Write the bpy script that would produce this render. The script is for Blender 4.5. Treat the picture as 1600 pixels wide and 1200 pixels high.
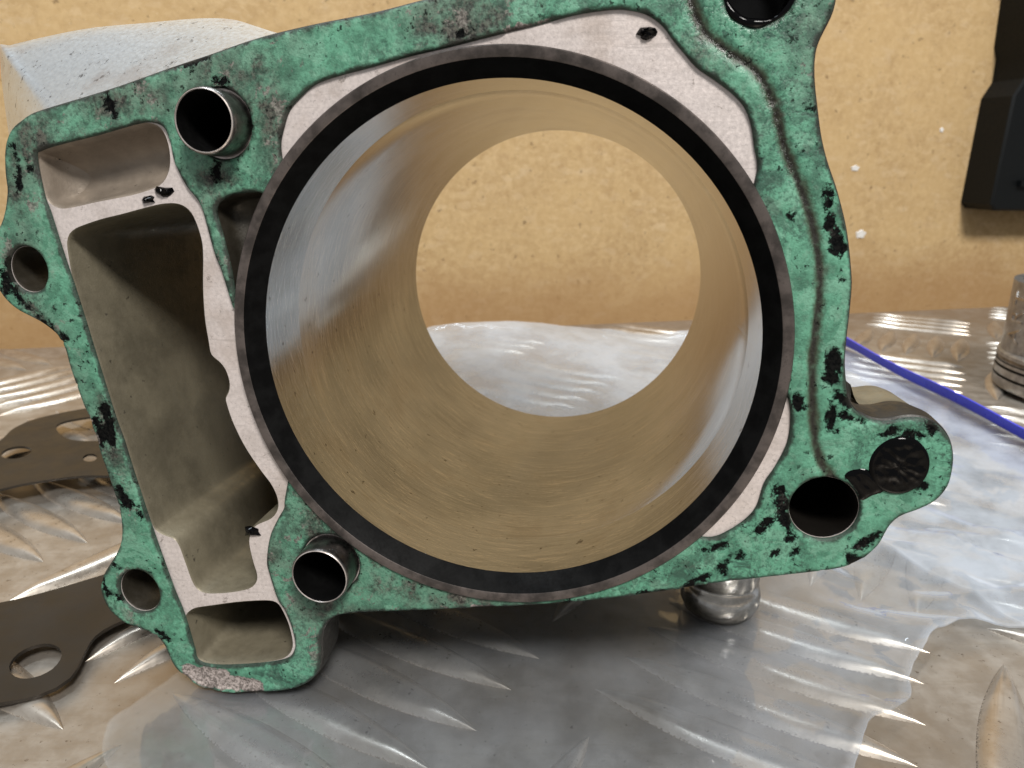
import bpy, bmesh, math, random
import numpy as np
from mathutils import Vector, Matrix
from mathutils.geometry import delaunay_2d_cdt

# ------------------------------------------------------------------ scene, camera, light
for o in list(bpy.data.objects): bpy.data.objects.remove(o)
scene = bpy.context.scene
col = scene.collection
MM = 0.001
CAM_H = 120.39 * MM
cam_d = bpy.data.cameras.new('camera'); cam = bpy.data.objects.new('camera', cam_d); col.objects.link(cam)
cam.location = (0, 0, CAM_H)
cam.rotation_euler = (math.radians(90 - 17.5), 0, 0)
cam_d.sensor_width = 36; cam_d.lens = 36 * 1142 / 1600
cam_d.clip_start = 0.002; cam_d.clip_end = 20
cam_d.dof.use_dof = True; cam_d.dof.focus_distance = 0.150; cam_d.dof.aperture_fstop = 34
scene.camera = cam
scene.view_settings.view_transform = 'Standard'; scene.view_settings.look = 'None'
scene.view_settings.gamma = 1; scene.view_settings.use_curve_mapping = False
scene.view_settings.exposure = 0.0
cy = scene.cycles; cy.max_bounces = 7; cy.diffuse_bounces = 3; cy.glossy_bounces = 5; cy.transmission_bounces = 3; cy.transparent_max_bounces = 8
cy.caustics_reflective = False; cy.caustics_refractive = False
world = bpy.data.worlds.new('World'); scene.world = world; world.use_nodes = True
wb = world.node_tree.nodes['Background']
wb.inputs[0].default_value = (0.97, 0.97, 0.97, 1); wb.inputs[1].default_value = 0.37
def area(name, loc, target, sx, sy, power, colr):
    l = bpy.data.lights.new(name, 'AREA'); l.shape = 'RECTANGLE'; l.size = sx; l.size_y = sy
    l.energy = power; l.color = colr
    o = bpy.data.objects.new(name, l); col.objects.link(o); o.location = loc
    o.rotation_euler = (Vector(target) - Vector(loc)).to_track_quat('-Z', 'Y').to_euler()
    return o
area('ceiling_lamp_front', (0.35, -0.85, 1.25), (0, 0.2, 0.05), 0.40, 0.30, 29, (1.0, 0.965, 0.92))
area('ceiling_tube_lamp', (-0.20, 0.42, 1.45), (0, 0.25, 0), 1.3, 0.14, 16, (0.84, 0.93, 1.0))

# ------------------------------------------------------------------ traced outlines, mm in the frame of the flange face (right, up)
T = dict(
    outer=[[-91.42, 41.72], [-88.82, 42.72], [-73.22, 46.48], [-61.34, 49.79], [-53.68, 51.8], [-43.98, 54.43], [-33.92, 56.36], [-22.34, 58.09], [-14.44, 59.66], [-2.41, 62.03], [12.28, 64.58], [22.37, 66.62], [31.17, 68.45], [39.82, 69.0], [46.64, 67.25], [50.99, 63.57], [53.15, 59.48], [53.31, 57.22], [52.94, 55.49], [52.1, 53.58], [51.35, 51.64], [51.11, 49.39], [51.48, 45.97], [52.63, 40.73], [53.52, 37.18], [54.82, 33.59], [56.84, 29.03], [59.08, 22.75], [60.57, 16.2], [61.06, 12.97], [61.23, 8.03], [61.25, 4.35], [61.49, -0.42], [62.3, -4.54], [63.01, -6.97], [64.52, -8.78], [67.46, -10.04], [69.69, -10.04], [72.76, -9.17], [75.94, -9.36], [78.65, -10.74], [80.56, -13.11], [81.66, -16.26], [81.88, -19.13], [81.58, -22.07], [79.79, -25.16], [76.84, -27.25], [74.1, -28.71], [72.53, -30.99], [71.78, -33.75], [69.8, -36.64], [67.98, -38.38], [64.76, -39.98], [60.07, -41.2], [49.76, -43.47], [42.73, -45.07], [35.7, -47.11], [25.78, -49.59], [14.42, -51.97], [2.71, -53.98], [-3.94, -54.92], [-16.18, -56.72], [-30.19, -58.7], [-35.53, -60.16], [-37.97, -62.57], [-38.9, -65.96], [-39.23, -71.24], [-40.48, -74.77], [-42.88, -77.5], [-46.6, -79.42], [-52.15, -80.74], [-61.48, -82.19], [-68.41, -81.5], [-71.51, -79.84], [-74.5, -77.16], [-75.98, -73.83], [-76.62, -71.42], [-78.65, -68.84], [-81.35, -67.98], [-85.86, -66.48], [-89.21, -63.4], [-90.55, -59.66], [-90.51, -57.26], [-89.68, -54.81], [-87.52, -51.8], [-85.18, -48.34], [-83.53, -44.23], [-83.28, -38.19], [-84.07, -34.25], [-85.02, -29.49], [-86.2, -24.38], [-87.18, -19.2], [-89.07, -11.52], [-90.04, -6.66], [-90.69, -2.66], [-92.47, -0.33], [-95.55, 1.94], [-99.95, 4.17], [-102.65, 6.84], [-104.37, 10.04], [-104.36, 14.53], [-102.49, 18.98], [-99.75, 22.86], [-98.0, 27.63], [-97.74, 31.23], [-96.8, 36.2], [-94.64, 39.67]],
    gin=[[-40.52, 36.12], [-39.66, 39.41], [-38.35, 42.33], [-36.02, 44.55], [-33.4, 46.43], [-29.78, 47.64], [-22.72, 49.2], [-15.81, 50.83], [-9.05, 52.12], [0.84, 54.2], [6.2, 55.26], [12.52, 56.65], [18.12, 57.28], [21.21, 57.11], [24.02, 56.38], [26.56, 54.7], [28.53, 52.37], [30.18, 50.61], [32.48, 48.26], [35.68, 46.17], [38.59, 44.08], [40.59, 42.0], [41.84, 39.32], [42.64, 36.0], [43.47, 32.35], [42.84, 27.3], [44.15, 25.13], [45.34, 22.9], [46.43, 20.61], [47.4, 18.28], [48.25, 15.89], [48.98, 13.47], [49.59, 11.01], [50.08, 8.53], [50.44, 6.02], [50.68, 3.5], [50.79, 0.97], [50.78, -1.56], [50.64, -4.09], [52.44, -7.48], [53.12, -11.04], [53.0, -15.42], [51.42, -19.98], [49.71, -23.49], [48.76, -28.16], [46.92, -31.02], [43.98, -33.62], [41.02, -35.18], [36.53, -35.3], [34.53, -37.26], [32.43, -39.11], [30.22, -40.83], [27.93, -42.43], [25.55, -43.91], [23.1, -45.25], [20.57, -46.45], [17.98, -47.51], [15.34, -48.43], [12.65, -49.2], [9.93, -49.82], [7.17, -50.29], [4.39, -50.61], [1.6, -50.77], [-1.2, -50.79], [-3.99, -50.64], [-6.78, -50.35], [-9.54, -49.9], [-12.27, -49.3], [-14.96, -48.55], [-17.61, -47.65], [-20.21, -46.61], [-22.74, -45.42], [-25.21, -44.1], [-27.6, -42.65], [-29.9, -41.07], [-32.12, -39.36], [-34.24, -37.53], [-36.25, -35.59], [-38.15, -33.54], [-39.94, -31.39], [-41.61, -29.14], [-43.15, -26.81], [-45.06, -33.26], [-45.36, -35.42], [-46.98, -38.14], [-49.01, -42.23], [-50.17, -47.67], [-49.74, -51.25], [-48.43, -56.63], [-47.03, -59.28], [-45.95, -62.45], [-45.23, -66.63], [-45.57, -69.21], [-47.51, -71.52], [-53.8, -73.35], [-63.07, -74.88], [-67.68, -74.73], [-69.08, -73.4], [-69.19, -71.61], [-70.78, -62.56], [-72.71, -55.63], [-75.67, -43.0], [-78.41, -29.93], [-79.77, -22.73], [-81.14, -16.92], [-83.56, -3.99], [-85.81, 8.07], [-87.48, 15.99], [-89.04, 24.08], [-89.79, 26.97], [-90.2, 34.09], [-89.18, 35.26], [-85.06, 36.41], [-76.81, 38.11], [-68.71, 40.0], [-65.57, 40.32], [-63.25, 39.41], [-62.26, 37.05], [-61.88, 33.76], [-61.31, 32.05], [-59.86, 28.95], [-57.49, 25.82], [-56.67, 22.66], [-55.48, 16.59], [-54.27, 12.97], [-53.16, 8.2], [-52.37, 5.35], [-51.88, 6.37], [-51.93, 8.6], [-52.17, 13.02], [-53.13, 19.15], [-54.15, 24.45], [-52.93, 26.33], [-50.91, 27.39], [-47.82, 27.87], [-45.29, 27.89], [-42.89, 27.22], [-42.05, 28.51], [-41.16, 29.78], [-40.23, 31.02]],
    h1=[[-90.41, 34.13], [-89.43, 35.07], [-85.87, 36.0], [-77.55, 37.72], [-69.38, 39.63], [-66.23, 39.95], [-64.26, 39.15], [-63.35, 37.11], [-63.11, 34.83], [-63.39, 32.54], [-64.41, 30.56], [-65.88, 29.27], [-70.99, 27.71], [-79.28, 26.21], [-84.35, 25.2], [-87.29, 24.93], [-88.96, 25.76], [-89.74, 27.69]],
    h2=[[-86.49, 17.93], [-85.67, 19.56], [-84.26, 20.57], [-79.06, 22.23], [-74.0, 23.38], [-69.41, 24.51], [-65.31, 25.38], [-62.14, 25.41], [-60.29, 24.37], [-59.3, 22.59], [-58.47, 19.37], [-58.39, 16.46], [-59.11, 9.79], [-59.35, 3.73], [-59.03, -0.89], [-58.77, -3.61], [-57.0, -5.11], [-55.92, -6.65], [-55.37, -9.4], [-55.81, -11.16], [-56.61, -12.27], [-56.28, -14.55], [-55.35, -17.91], [-53.29, -22.76], [-50.36, -27.61], [-48.1, -30.86], [-47.07, -33.79], [-47.24, -35.96], [-48.67, -37.95], [-51.8, -39.51], [-53.36, -40.95], [-54.36, -44.0], [-53.88, -48.47], [-53.17, -52.06], [-53.93, -53.97], [-55.81, -55.22], [-60.38, -56.42], [-64.94, -57.0], [-66.71, -56.54], [-67.87, -54.77], [-69.12, -49.77], [-70.05, -46.18], [-71.2, -44.45], [-73.22, -43.85], [-75.06, -42.94], [-75.78, -41.49], [-78.2, -30.27], [-79.58, -23.03], [-80.96, -17.19], [-83.41, -4.18], [-85.77, 7.44], [-86.42, 12.28]],
    h3=[[-70.61, -64.22], [-69.99, -62.88], [-68.32, -61.59], [-64.41, -60.58], [-57.49, -58.97], [-50.73, -58.01], [-48.72, -58.59], [-47.83, -60.38], [-46.86, -63.11], [-46.26, -67.02], [-46.58, -69.3], [-48.38, -71.43], [-54.24, -73.22], [-63.56, -74.75], [-67.74, -74.71], [-69.03, -73.69], [-69.75, -70.31]],
    pk=[[-52.53, 7.47], [-52.67, 12.91], [-53.64, 19.09], [-54.56, 24.19], [-53.34, 26.08], [-51.31, 27.03], [-48.33, 27.52], [-44.76, 27.66], [-44.0, 24.54], [-47.17, 17.4], [-49.38, 10.04], [-51.02, 6.51]],
    bolts=[[-95.68, 12.64, 4.01, 4.34], [-80.81, -57.83, 4.54, 4.96], [41.41, 59.5, 5.17, 4.77], [60.73, -27.73, 5.91, 5.82]],
    plug=[72.37, -18.46, 5.23, 5.56],
    dowels=[[-51.67, 39.99, 5.64, 5.91], [-35.86, -47.11, 6.0, 6.2]],
    groove=[[30.23, 61.98], [30.88, 58.27], [31.96, 55.71], [33.63, 53.41], [36.19, 51.37], [39.37, 49.3], [41.92, 47.54], [43.96, 44.9], [45.44, 41.96], [46.58, 38.4], [47.94, 34.79], [49.83, 31.14], [51.39, 27.86], [52.74, 24.76], [54.14, 20.35], [55.12, 16.08], [55.65, 11.19], [55.66, 6.18], [55.57, 1.07], [56.12, -4.12], [56.86, -10.0], [57.81, -14.78], [59.26, -18.98], [61.94, -22.16]],
    chips=[[55.51, 26.45, 56.19, 24.07, 0.71], [56.27, 23.34, 57.82, 19.56, 1.3], [59.09, 1.09, 59.13, -3.06, 1.3], [60.43, -6.03, 62.39, -7.11, 0.94], [59.79, -8.9, 60.08, -12.47, 1.06], [61.94, -9.74, 64.96, -10.65, 0.71], [53.71, -7.07, 54.07, -8.47, 0.83], [70.58, -11.89, 75.37, -12.81, 0.83], [68.59, -13.08, 69.2, -12.8, 0.47], [76.12, -10.64, 77.08, -11.53, 0.94], [52.68, -24.81, 53.4, -29.88, 1.06], [54.46, -31.36, 55.08, -34.19, 0.71], [43.59, -40.75, 46.72, -38.33, 0.71], [52.76, -37.68, 53.37, -36.83, 0.59], [39.54, -37.71, 44.41, -36.11, 0.29], [67.85, -34.46, 70.61, -32.43, 1.06], [66.26, -37.21, 68.38, -37.95, 0.94], [36.97, -46.02, 40.46, -43.76, 0.94], [28.23, -48.51, 34.32, -46.68, 0.47], [-83.07, -16.19, -82.73, -22.9, 1.53], [-85.36, -18.82, -84.72, -24.44, 0.83], [-81.95, -34.1, -80.49, -37.54, 1.06], [-78.3, -37.98, -77.9, -39.43, 0.71], [-99.43, 13.99, -101.84, 8.81, 1.18], [-100.29, 10.14, -98.2, 5.79, 0.71], [-98.2, 5.79, -91.16, -0.29, 0.59], [-90.87, -0.28, -89.6, -1.29, 0.59], [-73.93, 46.93, -73.28, 42.49, 0.71], [-73.28, 42.49, -72.37, 41.59, 0.47], [-78.44, -67.19, -75.28, -69.31, 0.47], [-89.32, -55.57, -88.84, -58.7, 0.35], [-85.71, -52.11, -83.39, -53.15, 0.35], [-88.01, -59.42, -85.29, -60.13, 0.35], [-61.37, 49.58, -53.24, 51.37, 0.47], [-55.99, 50.99, -53.7, 51.58, 0.71], [-51.47, 47.08, -49.97, 47.28, 0.59], [-94.65, 35.96, -94.57, 28.86, 0.59], [-92.33, 33.62, -91.66, 31.26, 0.47], [-52.92, 32.76, -53.59, 31.16, 0.83], [54.45, 28.71, 55.31, 28.31, 0.47], [50.43, 41.92, 50.98, 42.3, 0.35], [49.52, 25.03, 49.13, 24.82, 0.29], [58.23, 15.07, 58.98, 14.0, 0.35], [-6.81, 53.87, -5.16, 54.33, 0.35], [-44.83, -24.83, -41.09, -30.16, 0.59], [49.42, -33.06, 50.97, -30.98, 0.59], [57.26, -36.38, 56.22, -37.53, 0.47], [75.24, -23.5, 76.68, -22.16, 0.47], [42.47, -41.67, 43.48, -42.4, 0.59], [11.85, -52.36, 15.7, -51.56, 0.35]],
    bare=[[-70.91, -77.26, -65.84, -79.35, 2.01], [-65.81, -79.01, -55.39, -79.46, 2.01], [-67.41, -76.53, -62.48, -76.63, 1.06], [-87.48, -18.23, -86.0, -23.09, 0.47], [-90.04, -9.38, -86.84, -18.9, 0.35], [-5.28, -54.46, -1.26, -54.36, 0.59], [0.83, 54.5, 8.31, 55.98, 0.35]],
    grime=[[-88.59, 39.42, -94.79, 27.65, 3.54], [-75.94, 43.85, -65.5, 44.86, 2.95], [-51.38, 47.94, -44.44, 43.56, 4.13], [-54.33, 31.39, -52.13, 27.96, 3.3], [-10.07, 57.4, -4.6, 55.3, 5.31], [-29.54, -45.03, -26.96, -49.22, 4.72], [-34.87, -41.1, -41.48, -35.85, 3.54], [-18.8, -52.18, 2.7, -52.37, 2.95], [-43.8, 50.99, -40.34, 33.68, 2.36], [-41.58, -58.13, -34.38, -57.43, 2.36], [-98.95, 12.73, -95.02, 2.48, 1.65], [-48.88, -40.76, -48.77, -48.15, 0.94], [-81.6, -13.09, -81.41, -27.1, 2.6], [36.6, 48.68, 31.26, 52.61, 0.94], [-62.36, 49.7, -43.53, 54.11, 1.06], [-43.49, 54.63, -15.56, 59.5, 0.94]],
    dull=[[-92.64, 39.43, -41.49, 49.91, 5.31], [-95.08, 33.61, -96.07, 12.79, 4.13], [-41.49, 49.91, -40.43, 32.56, 3.54], [-92.57, -0.07, -82.74, -41.9, 2.6], [-82.92, -54.21, -81.08, -63.57, 2.36], [-47.11, -36.27, -42.11, -65.98, 4.72], [-41.69, -59.68, -2.6, -54.35, 3.54], [-58.3, 30.22, -53.54, 13.72, 3.54], [52.48, 48.43, 50.89, 54.07, 3.54], [-13.37, 58.46, -2.42, 56.23, 4.72]],
    smear=[[63.01, -20.85], [64.41, -19.65], [66.76, -19.25], [68.63, -20.24], [70.84, -23.06], [70.21, -24.09], [68.85, -24.56], [67.54, -25.53], [66.72, -26.1], [66.07, -24.38], [64.52, -22.49]],
    crumbs=[[24.07, 53.88, 1.5], [-68.23, 26.42, 1.3], [-64.86, 27.99, 1.7], [-53.27, -41.53, 1.9], [24.31, 53.3, 1.0]],
    shoulder_in=[[-98.89, 23.78], [-98.97, 35.86], [-93.78, 40.78], [-79.59, 46.07], [-58.67, 51.81], [-45.52, 54.16], [-32.93, 54.47]],
    shoulder_out=[[-125.46, 38.02], [-124.56, 59.23], [-121.93, 60.7], [-102.65, 63.72], [-86.58, 64.7], [-72.54, 65.29], [-64.23, 64.58], [-58.86, 62.25]],
    boss=[[65.63, -6.25], [66.52, -8.96], [68.74, -11.13], [72.69, -12.45], [76.59, -11.74], [79.8, -12.08], [82.54, -13.95], [84.74, -16.62], [85.75, -19.63], [85.91, -22.99], [85.26, -26.31], [83.02, -29.13], [79.21, -31.01], [74.25, -29.08], [68.6, -21.47]],
    gk_outer=[[-120.1, 134.3, 3.2], [-114.7, 134.7, 3.2], [-107.6, 137.2, 3.2], [-103.4, 142.5, 3.2], [-104.7, 151.7, 3.2], [-105.1, 156.6, 3.2], [-102.5, 161.2, 3.7], [-96.4, 166.0, 4.2], [-87.7, 173.6, 4.95], [-80.7, 194.3, 6.7], [-82.8, 225.4, 8.2], [-102.3, 270.8, 8.2], [-145.2, 312.4, 8.2], [-180.0, 323.9, 8.2], [-196.5, 318.5, 8.2], [-209.7, 304.0, 8.2], [-211.8, 290.6, 8.2], [-208.2, 276.2, 8.2], [-206.4, 252.0, 8.2], [-210.0, 216.1, 8.2], [-193.1, 182.0, 5.7], [-161.7, 156.6, 3.2], [-133.1, 138.2, 3.2]],
    gk_bore=[[-179.2, 232.9, 8.2], [-164.1, 241.3, 8.2], [-147.9, 243.5, 8.2], [-123.3, 238.1, 8.2], [-100.5, 220.7, 8.2], [-94.9, 201.1, 7.2], [-102.7, 191.8, 6.5], [-112.6, 184.9, 5.95], [-127.1, 175.0, 5.08], [-137.8, 169.7, 4.58], [-151.9, 165.5, 4.15], [-171.9, 173.6, 4.95], [-192.0, 197.7, 6.95], [-190.7, 218.4, 8.2]],
    gk_win=[[-193.8, 290.6, 8.2], [-195.6, 299.1, 8.2], [-185.5, 306.4, 8.2], [-166.4, 308.1, 8.2], [-154.5, 292.1, 8.2], [-154.9, 279.0, 8.2], [-169.1, 276.2, 8.2], [-181.3, 278.3, 8.2]],
    gk_lug=[[-110.5, 151.2, 3.2], [-109.6, 149.8, 3.2], [-109.1, 148.3, 3.2], [-109.0, 146.7, 3.2], [-109.2, 145.3, 3.2], [-109.9, 144.1, 3.2], [-110.8, 143.2, 3.2], [-112.1, 142.5, 3.2], [-113.5, 142.2, 3.2], [-114.9, 142.3, 3.2], [-116.4, 142.8, 3.2], [-117.8, 143.6, 3.2], [-119.0, 144.7, 3.2], [-120.0, 146.0, 3.2], [-120.6, 147.5, 3.2], [-120.8, 149.0, 3.2], [-120.6, 150.5, 3.2], [-120.0, 151.8, 3.2], [-119.0, 152.8, 3.2], [-117.8, 153.5, 3.2], [-116.3, 153.9, 3.2], [-114.7, 153.8, 3.2], [-113.1, 153.2, 3.2], [-111.7, 152.4, 3.2]],
    gk_h1=[[-189.2, 266.6, 8.2], [-188.3, 265.0, 8.2], [-187.8, 263.4, 8.2], [-187.7, 261.9, 8.2], [-188.1, 260.5, 8.2], [-188.7, 259.5, 8.2], [-189.8, 258.7, 8.2], [-191.0, 258.3, 8.2], [-192.5, 258.3, 8.2], [-194.0, 258.7, 8.2], [-195.5, 259.5, 8.2], [-196.9, 260.6, 8.2], [-198.1, 262.0, 8.2], [-199.0, 263.5, 8.2], [-199.6, 265.1, 8.2], [-199.7, 266.7, 8.2], [-199.5, 268.1, 8.2], [-198.8, 269.2, 8.2], [-197.8, 270.1, 8.2], [-196.5, 270.5, 8.2], [-194.9, 270.5, 8.2], [-193.4, 270.0, 8.2], [-191.8, 269.2, 8.2], [-190.4, 268.0, 8.2]],
    gk_h2=[[-159.8, 259.9, 8.2], [-159.3, 259.0, 8.2], [-159.1, 258.0, 8.2], [-159.0, 257.1, 8.2], [-159.1, 256.4, 8.2], [-159.5, 255.9, 8.2], [-160.0, 255.6, 8.2], [-160.7, 255.6, 8.2], [-161.4, 255.8, 8.2], [-162.3, 256.2, 8.2], [-163.1, 256.8, 8.2], [-163.8, 257.7, 8.2], [-164.5, 258.6, 8.2], [-165.0, 259.6, 8.2], [-165.3, 260.5, 8.2], [-165.3, 261.4, 8.2], [-165.2, 262.1, 8.2], [-164.9, 262.7, 8.2], [-164.3, 263.0, 8.2], [-163.7, 263.0, 8.2], [-162.9, 262.8, 8.2], [-162.0, 262.4, 8.2], [-161.2, 261.7, 8.2], [-160.5, 260.9, 8.2]],
    bin=[[355.2, 241.4], [357.7, 194.1], [361.0, 186.5], [361.4, 170.8], [354.7, 159.3], [353.2, 84.5], [357.5, 80.1], [410.2, 79.0], [482.6, 77.5], [434.5, 244.4]],
    flecks=[[258.6, 110.0], [271.0, 61.6], [325.9, 137.2]],
)

# ------------------------------------------------------------------ helpers
rng = np.random.default_rng(7)
def tag(o, label=None, cat=None, group=None, kind=None):
    if label: o['label'] = label
    if cat: o['category'] = cat
    if group: o['group'] = group
    if kind: o['kind'] = kind
    return o
def empty(name, loc=(0, 0, 0)):
    o = bpy.data.objects.new(name, None); col.objects.link(o); o.location = loc
    o.empty_display_size = 0.02
    return o
def mesh_obj(name, V, Fc, mat, parent=None, smooth=True, attrs=None, sharp=None):
    me = bpy.data.meshes.new(name)
    me.from_pydata([tuple(v) for v in (np.asarray(V) * MM)], [], [tuple(int(i) for i in f) for f in Fc])
    if attrs:
        for k, a in attrs.items():
            at = me.attributes.new(k, 'FLOAT', 'POINT'); at.data.foreach_set('value', np.asarray(a, dtype=np.float32))
    bm = bmesh.new(); bm.from_mesh(me)
    if not attrs: bmesh.ops.remove_doubles(bm, verts=bm.verts, dist=1e-6)
    bmesh.ops.recalc_face_normals(bm, faces=bm.faces)
    bm.to_mesh(me); bm.free()
    if smooth:
        me.polygons.foreach_set('use_smooth', [True] * len(me.polygons))
        try: me.set_sharp_from_angle(angle=math.radians(sharp if sharp else 38))
        except Exception: pass
    me.materials.append(mat)
    o = bpy.data.objects.new(name, me); col.objects.link(o)
    if parent: o.parent = parent
    return o
def cr(P, closed=True, step=1.0):
    P = np.array(P, float); n = len(P); out = []
    for i in range(n if closed else n - 1):
        if closed: p0, p1, p2, p3 = P[i - 1], P[i], P[(i + 1) % n], P[(i + 2) % n]
        else: p0, p1, p2, p3 = P[max(i - 1, 0)], P[i], P[i + 1], P[min(i + 2, n - 1)]
        k = max(1, int(round(np.linalg.norm(p2 - p1) / step)))
        for j in range(k):
            t = j / k
            out.append(0.5 * ((2 * p1) + (-p0 + p2) * t + (2 * p0 - 5 * p1 + 4 * p2 - p3) * t ** 2 + (-p0 + 3 * p1 - 3 * p2 + p3) * t ** 3))
    if not closed: out.append(P[-1])
    return np.array(out)
def ccw(L):
    a = np.sum(L[:, 0] * np.roll(L[:, 1], -1) - np.roll(L[:, 0], -1) * L[:, 1])
    return L if a > 0 else L[::-1]
def smooth_loop(L, n=1):
    for _ in range(n): L = 0.25 * np.roll(L, 1, 0) + 0.5 * L + 0.25 * np.roll(L, -1, 0)
    return L
def off(L, d):                      # offset a ccw loop outward by d
    t = np.roll(L, -1, 0) - np.roll(L, 1, 0); t /= np.linalg.norm(t, axis=1)[:, None] + 1e-9
    return L + d * np.stack([t[:, 1], -t[:, 0]], 1)
def circle(cx, cy, rx, ry=None, n=64):
    t = np.linspace(0, 2 * math.pi, n, endpoint=False); ry = rx if ry is None else ry
    return np.stack([cx + rx * np.cos(t), cy + ry * np.sin(t)], 1)
def inside(P, L):
    x, y = P[:, 0], P[:, 1]; r = np.zeros(len(P), bool)
    x0, y0 = L[:, 0], L[:, 1]; x1, y1 = np.roll(x0, -1), np.roll(y0, -1)
    for a, b, c, d in zip(x0, y0, x1, y1):
        m = ((b > y) != (d > y))
        if m.any(): r[m] ^= x[m] < (c - a) * (y[m] - b) / (d - b) + a
    return r
def dist_loop(P, L, closed=True):
    d = np.full(len(P), 1e9); A = L; B = np.roll(L, -1, 0)
    if not closed: A, B = L[:-1], L[1:]
    for a, b in zip(A, B):
        e = b - a; t = np.clip(((P - a) @ e) / (e @ e + 1e-12), 0, 1)
        d = np.minimum(d, np.linalg.norm(P - a - t[:, None] * e, axis=1))
    return d
def capsd(P, caps):
    d = np.full(len(P), 1e3)
    for x0, y0, x1, y1, r in caps:
        a = np.array([x0, y0]); e = np.array([x1 - x0, y1 - y0])
        t = np.clip(((P - a) @ e) / (e @ e + 1e-9), 0, 1)
        d = np.minimum(d, np.linalg.norm(P - a - t[:, None] * e, axis=1) - r)
    return d
def fill(outer, holes=(), pts=None):
    V = [tuple(p) for p in outer]; E = [(i, (i + 1) % len(outer)) for i in range(len(outer))]
    for h in holes:
        b = len(V); V += [tuple(p) for p in h]; E += [(b + i, b + (i + 1) % len(h)) for i in range(len(h))]
    if pts is not None: V += [tuple(p) for p in pts]
    r = delaunay_2d_cdt([Vector(v) for v in V], E, [], 0, 1e-5)
    P = np.array([(v.x, v.y) for v in r[0]]); Fc = np.array([f for f in r[2] if len(f) == 3])
    c = P[Fc].mean(1); k = inside(c, np.asarray(outer))
    for h in holes: k &= ~inside(c, np.asarray(h))
    return P, Fc[k]
class MB:
    def __init__(s): s.V = []; s.F = []
    def add(s, V, Fc):
        b = len(s.V); s.V += [tuple(v) for v in V]; s.F += [tuple(int(i) + b for i in f) for f in Fc]
    def flat(s, P, Fc, w): s.add([(p[0], w, p[1]) for p in P], Fc)           # sheet parallel to the flange face
    def loft(s, loops, closed=True):                                          # loops: list of (n,3)
        n = len(loops[0]); V = [tuple(p) for L in loops for p in L]; Fc = []
        for k in range(len(loops) - 1):
            for i in range(n if closed else n - 1):
                j = (i + 1) % n; Fc.append((k * n + i, k * n + j, (k + 1) * n + j, (k + 1) * n + i))
        s.add(V, Fc)
    def build(s, name, mat, parent=None, **k): return mesh_obj(name, s.V, s.F, mat, parent, **k)
def L3(L, w): return np.stack([L[:, 0], np.full(len(L), w), L[:, 1]], 1)
def lathe(mb, prof, c=(0, 0), n=128, axis='w'):      # prof: (radius, height); axis w = along the bore, z = upright
    t = np.linspace(0, 2 * math.pi, n, endpoint=False); loops = []
    for r, h in prof:
        if axis == 'w': loops.append(np.stack([c[0] + r * np.cos(t), np.full(n, h), c[1] + r * np.sin(t)], 1))
        else: loops.append(np.stack([c[0] + r * np.cos(t), c[1] + r * np.sin(t), np.full(n, h)], 1))
    mb.loft(loops)
# value noise for displacement
def vnoise(x, y, s=0):
    xi = np.floor(x).astype(int); yi = np.floor(y).astype(int); xf = x - xi; yf = y - yi
    def h(a, b): return np.mod(np.sin(a * 127.1 + b * 311.7 + s * 74.7) * 43758.5453, 1.0)
    u = xf * xf * (3 - 2 * xf); v = yf * yf * (3 - 2 * yf)
    return (h(xi, yi) * (1 - u) + h(xi + 1, yi) * u) * (1 - v) + (h(xi, yi + 1) * (1 - u) + h(xi + 1, yi + 1) * u) * v
def fbm(x, y, s=0, o=4): return sum(vnoise(x * 2 ** k, y * 2 ** k, s + k) / 2 ** (k + 1) for k in range(o))

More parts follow.
